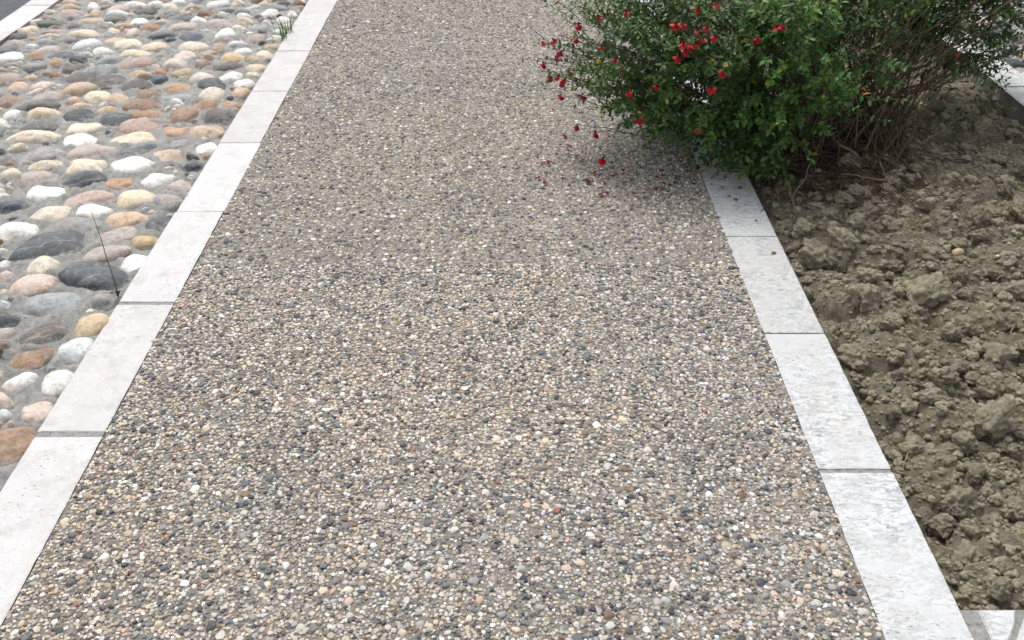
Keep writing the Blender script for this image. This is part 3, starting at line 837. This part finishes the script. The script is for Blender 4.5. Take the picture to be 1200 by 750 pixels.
# low broken branches and prunings round the foot
for (x0, y0, x1, y1, z0, z1, r) in ((925, 238, 950, 190, .01, .06, .0045), (930, 246, 918, 205, .0, .07, .004), (1005, 185, 978, 167, .04, .10, .006), (1000, 187, 1030, 186, .03, .05, .005),
                                    (985, 213, 1015, 232, .01, .03, .0045), (945, 216, 965, 222, .02, .03, .006), (930, 228, 960, 236, .015, .02, .004), (820, 152, 890, 170, .14, .06, .004),
                                    (815, 160, 900, 178, .10, .05, .0045), (803, 208, 860, 190, .012, .06, .004), (1040, 215, 985, 205, .03, .05, .004), (1070, 175, 1180, 105, .02, .16, .0035), (1050, 260, 1030, 190, .0, .16, .003)):
    A = gnd(x0, y0); B = gnd(x1, y1)
    def at(g, z): k_ = (H - z) / H; return Vector((g[0] * k_, g[1] * k_, z))
    stem(at(A, z0), at(B, z1), Vector((random.gauss(0, .01), 0, .012)), r, r * .6, M_STEM_PALE, .004)

# dry prunings and dead twigs, heap added dark to deepen the crown's shade
lit = Bag()
for k in range(1000):
    x = random.gauss(1.08, .19); y = random.gauss(3.06, .17)
    if x < XR1 + .02 or x > XF0 - .05: continue
    z = float(soil_z([x], [y])[0]) + random.uniform(.004, .03); a = random.uniform(0, 6.28); L = random.uniform(.04, .16)
    d = Vector((math.cos(a), math.sin(a), random.gauss(0, .12))) * L
    lit.tube(bend(Vector((x, y, z)), Vector((x, y, z)) + d, Vector((0, 0, random.uniform(0, .02))), 5, .003), [.0022, .002, .0018, .0015, .001], 4)
child('dead_twigs', lit.mesh('dead_twigs'), M_STEM)['kind'] = 'stuff'

# flowers
def flower_mesh(k):
    """two-lipped blossom: an upper hood, a broad three-lobed lower lip and two side lobes"""
    V, T = [], []
    def petal(ax, up, wd, ln, curl):
        b0 = len(V); ax = Vector(ax).normalized(); sd_ = ax.cross(Vector(up)).normalized(); nn = sd_.cross(ax)
        for i, (t, ww) in enumerate(((0, .18), (.35, .8), (.75, 1.0), (1.0, .55))):
            c = ax * ln * t - nn * curl * t * t
            V.extend([(c - sd_ * wd * ww)[:], (c + nn * wd * .25)[:], (c + sd_ * wd * ww)[:]])
        for i in range(3):
            for j in range(2):
                a = b0 + i * 3 + j; T.extend([(a, a + 1, a + 4), (a, a + 4, a + 3)])
    rd = random.Random(k); j = lambda: rd.uniform(-.15, .15)
    petal((.2 + j(), -.9, .45 + j()), (0, 0, 1), .0055, .016, -.004)
    petal((.1 + j(), -1, -.35 + j()), (0, 0, 1), .010, .021, .007)
    petal((.75, -.65, -.15 + j()), (0, 0, 1), .007, .017, .005)
    petal((-.75, -.65, -.1 + j()), (0, 0, 1), .007, .017, .005)
    return mesh_np('flower', V, T)
FLM = [flower_mesh(k) for k in range(6)]
for m in FLM: m.materials.append(M_RED)
def calyx_mesh():
    b = Bag(); b.tube([Vector((0, .016, .004)), Vector((0, .010, .003)), Vector((0, .002, .001)), Vector((0, -.004, 0))], [.0008, .0030, .0036, .0024], 6)
    me = b.mesh('calyx'); me.materials.append(M_CALYX); return me
CAM_ = calyx_mesh()
FLOW = '677 29;701 21;734 14;635 51;649 48;675 46;703 55;653 67;657 61;636 75;719 69;726 78;667 85;642 92;653 90;659 97;655 113;767 101;817 11;836 6;799 29;815 37;827 33;824 45;837 43;800 52;808 53;814 51;803 60;793 67;883 47;886 45;913 31;848 83;817 151;833 103;736 110;680 113;747 139;675 148;697 156;705 188;1012 104;1122 62;790 28;910 33;735 108;660 94;645 90'
def ray(u, v):
    a, b = (u - 595) / F, (v - 375) / F
    return Vector((a, CT - b * ST, -ST - b * CT))
camp = Vector((0, 0, H))
def hit(u, v):
    d = ray(u, v).normalized(); best = None
    for (c, r, *_z) in LOBES[:6]:
        c = Vector(c); R = [x * 1.22 for x in r]
        o = Vector([(camp[i] - c[i]) / R[i] for i in range(3)]); e = Vector([d[i] / R[i] for i in range(3)])
        A, B, Cc = e.dot(e), o.dot(e), o.dot(o) - 1; D = B * B - A * Cc
        if D > 0:
            t = (-B - math.sqrt(D)) / A
            if t > 0 and (best is None or t < best): best = t
    if best is None: best = (3.18 - 0) / d.y
    return camp + d * best
spray_bag = Bag()
for k, row in enumerate(FLOW.split(';')):
    u, v = map(float, row.split()); p = hit(u, v)
    if (u, v) == (705, 188) or v > 145 and u < 700:
        p = camp + ray(u, v).normalized() * ((3.02 - 0) / ray(u, v).normalized().y)
        p.z = max(p.z, .03)
    o = put('flower', FLM[k % 6], None, shrub, p - BASE)
    s = random.uniform(.85, 1.2) * (.98 if u > 760 else .90)
    o.rotation_euler = (random.uniform(-.3, .5), random.uniform(-.5, .5), random.uniform(-.9, .9)); o.scale = (s, s, s)
    c = put('calyx', CAM_, None, o)
    if (u, v) != (705, 188):
        q = p + Vector((.22 if u < 720 else random.uniform(-.02, .05), .07, random.uniform(-.10, -.03)))
        spray_bag.tube(bend(p + Vector((0, .012, .002)), q, Vector((0, 0, .012)), 5, .002), [.0009, .001, .0011, .0012, .0013], 4)
# dark flower spikes sticking out to the path side, past flowering
for (u, v) in ((621, 33), (669, 2), (653, 41), (662, 43), (667, 42), (686, 53), (637, 68), (635, 84), (643, 86), (690, 4), (665, 70), (678, 8), (700, 30), (650, 58)):
    p = camp + ray(u, v) * (3.22 / ray(u, v).y)
    q = Vector((min(.62, p.x + random.uniform(.14, .26)), p.y + random.uniform(-.02, .12), p.z - random.uniform(.06, .16)))
    pts = bend(p, q, Vector((-.01, 0, .015)), 7, .002)
    spray_bag.tube(pts, [.0009] * 2 + [.0011] * 5, 4)
    for i in range(6):
        t = i / 12; f = t * 6; a = int(f); c = pts[a].lerp(pts[a + 1], f - a)
        sd_ = Vector((random.gauss(0, 1), random.gauss(0, 1), random.gauss(0, .6))).normalized() * .006
        spray_bag.tube([c, c + sd_ * .5, c + sd_], [.001, .0022, .0012], 4)
child('flower_stalks', spray_bag.mesh('flower_stalks'), M_CALYX)['kind'] = 'stuff'
child('twigs', twig_bag.mesh('twigs'), M_STEM_GREEN)['kind'] = 'stuff'
# leaves: the 300 that show largest as parts, the rest as one mesh
PP = np.array([l[0][:] for l in leaves]); DD = np.array([l[1][:] for l in leaves]); SS = np.array([l[2][:] for l in leaves]); NN = np.array([l[3][:] for l in leaves])
LL = np.array([l[4] for l in leaves]); LC = np.array([l[5] for l in leaves])
dist = np.linalg.norm(PP - np.array(camp), axis=1)
fu, fv, _s = px(PP[:, 0], PP[:, 1], PP[:, 2])
view = (PP - np.array(camp)) / dist[:, None]
# front leaves: few other leaves between them and the camera, judged on a coarse depth grid of the view
gi = np.clip((fu / 14).astype(int), 0, 90); gj = np.clip((fv / 14).astype(int), -5, 60) + 5
zmin = np.full((91, 66), 1e9); np.minimum.at(zmin, (gi, gj), dist)
face = np.abs((NN * view).sum(1))
score = np.where((dist < zmin[gi, gj] + .02) & (fv > 3) & (fu < 1195), LL * face / dist, 0)
top = np.argsort(-score)[:300]; rest = np.ones(len(leaves), bool); rest[top] = False
for i in top:
    o = put('leaf', leaf_me, None, shrub); L = LL[i]
    o.matrix_local = Matrix(((DD[i, 0] * L, SS[i, 0] * L, NN[i, 0] * L, PP[i, 0] - BASE.x), (DD[i, 1] * L, SS[i, 1] * L, NN[i, 1] * L, PP[i, 1] - BASE.y), (DD[i, 2] * L, SS[i, 2] * L, NN[i, 2] * L, PP[i, 2] - BASE.z), (0, 0, 0, 1)))
    o.color = (*LC[i], 1)
def leaf_cloud(m):
    W = PP[m][:, None] + LL[m][:, None, None] * (LV[None, :, 0:1] * DD[m][:, None] + LV[None, :, 1:2] * SS[m][:, None] + LV[None, :, 2:3] * NN[m][:, None])
    k = m.sum(); T = (LT[None] + (np.arange(k) * 8)[:, None, None]).reshape(-1, 3)
    return mesh_np('leaves', W.reshape(-1, 3), T, np.repeat(LC[m], 8, 0))
child('leaves', leaf_cloud(rest), M_LEAF)['kind'] = 'stuff'

# ------------------------------------------------------------------ small things lying about
def petal_mesh(k):
    r = random.Random(k); n = 7
    V = [(0, 0, .002)] + [(math.cos(a) * r.uniform(.6, 1.1), math.sin(a) * r.uniform(.4, .8), r.uniform(0, .35)) for a in [2 * math.pi * i / n for i in range(n)]]
    me = mesh_np('petal', V, [(0, i + 1, (i + 1) % n + 1) for i in range(n)]); me.materials.append(M_RED_DRY); return me
PTM = [petal_mesh(k) for k in range(5)]
for row in '660 162;656 172;665 183;676 184;628 184;634 193;641 192;626 209;637 214;658 211;687 213;706 212;707 217;705 226;711 229;761 164;777 217;792 212;812 213;757 225;768 210;682 190;719 208;700 207;738 213'.split(';'):
    u, v = map(float, row.split()); X, Y = gnd(u, v)
    for q in range(random.choice((1, 2, 2))):
        o = put('petal', random.choice(PTM), None, None, (X + random.gauss(0, .02) * q, Y + random.gauss(0, .03) * q, .0062))
        s = random.uniform(.009, .015); o.scale = (s, s * .8, s); o.rotation_euler = (random.gauss(0, .12), random.gauss(0, .12), random.uniform(0, 6.28))
        tag(o, 'small withered dark red petal fallen on the path under the shrub', 'petal', 'red petals fallen on the path')
X, Y = gnd(650, 601)
o = put('red_scrap', petal_mesh(77), None, None, (X, Y, .0065)); o.scale = (.007, .013, .008); o.data.materials[0] = M_LEAF1.copy()
o.color = (.42, .13, .085, 1); o.rotation_euler = (0, 0, .2)
tag(o, 'tiny orange red scrap lying alone in the middle of the near path', 'scrap')

# straws on the soil
for i, row in enumerate('1012 412 -20;1020 440 25;1165 335 40;1098 318 -35;1110 615 40;1180 640 5;1130 665 5;1188 590 45;1060 540 60;1090 555 -30;1180 405 60;1075 445 20;1040 300 -60;1100 385 70'.split(';')):
    u, v, a = map(float, row.split()); X, Y = gnd(u, v); z = float(soil_z([X], [Y])[0]); a = math.radians(a); L = random.uniform(.025, .05)
    b = Bag(); d = Vector((math.cos(a), math.sin(a), .15)) * L
    b.tube(bend(Vector(), d, Vector((0, 0, .004)), 5, .0008), [.0008, .001, .001, .0008, .0005], 4)
    s = put('straw', b.mesh('straw'), M_STRAW, None, (X, Y, z + .020))
    tag(s, 'thin dry straw lying on the clods of brown soil', 'straw', 'straws scattered on the soil')
def stone_bit(name, u, v, r, c, label):
    X, Y = gnd(u, v); z = float(soil_z([X], [Y])[0])
    o = put(name, COBM2[3], None, None, (X, Y, z + r * .7)); o.scale = (r, r * .7, r * .6); o.color = (*c, 1); o.rotation_euler = (.2, .1, .5)
    tag(o, label, 'stone')
stone_bit('stone', 1121, 300, .022, (.48, .40, .28), 'smooth tan stone lying among the clods near the shrub')
stone_bit('stone', 1166, 308, .008, (.75, .73, .70), 'tiny white stone lying on the soil')

# dry upright stalk by the cobble-side of the kerb
X, Y = gnd(137, 343); b = Bag()
b.tube([Vector((0, 0, -.02)), Vector((.002, -.002, .05)), Vector((-.004, .002, .12)), Vector((-.004, 0, .19)), Vector((-.012, .004, .262))], [.0013, .0013, .0012, .001, .0007], 5)
s = put('dry_stalk', b.mesh('dry_stalk'), M_STEM, None, (X, Y, -.01))
b2 = Bag()
for q in range(5): b2.tube([Vector((0, 0, .0)), Vector((random.gauss(0, .006), random.gauss(0, .004), .014)), Vector((random.gauss(0, .012), random.gauss(0, .008), .022))], [.0012, .0022, .0008], 4)
put('withered_leaves', b2.mesh('withered_leaves'), M_STEM, s)
tag(s, 'thin dry brown stalk standing between the cobbles and the pale kerb', 'stalk')
# tuft of grass at the kerb
X, Y = gnd(331, 42)
t = put('grass_tuft', None, None, None, (X, Y, -.015)); tag(t, 'small tuft of green grass growing between cobbles and kerb', 'grass tuft')
for i in range(22):
    h = random.uniform(.05, .15); a = random.uniform(0, 6.28); ln = random.uniform(.01, .07); b0 = Vector((random.gauss(0, .022), random.gauss(.03, .05), 0))
    wv = Vector((math.cos(a + 1.57), math.sin(a + 1.57), 0)) * .0036; V = []
    for q in range(5):
        f = q / 4; c = b0 + Vector((math.cos(a) * ln * f * f, math.sin(a) * ln * f * f, h * (f - .2 * f * f))); g = (1 - f) ** .7 + .05
        V += [(c - wv * g)[:], (c + wv * g)[:]]
    put('blade', mesh_np('blade', V, [(2 * q, 2 * q + 1, 2 * q + 3, 2 * q + 2) for q in range(4)]), M_BLADE, t)

# dead leaves and bits blown onto the kerb and the path's edge
M_DEAD = plain('dead_leaf', (.16, .10, .055), .9, .4, 90)
dead_me = mesh_np('dead_leaf', LV, LT); dead_me.materials.append(M_DEAD)
for i, (u, v) in enumerate(((862, 238), (842, 222), (868, 221), (850, 232), (832, 219), (815, 228), (797, 216), (885, 262), (770, 222), (903, 300))):
    X, Y = gnd(u, v); o = put('dead_leaf', dead_me, None, None, (X, Y, .0062)); L = random.uniform(.014, .026)
    o.scale = (L, L, L * .8); o.rotation_euler = (random.uniform(-.2, .2), random.uniform(-.1, .1), random.uniform(0, 6.28))
    tag(o, 'small dry brown leaf lying on the kerb or path edge under the shrub', 'dead leaf', 'dead leaves below the shrub')
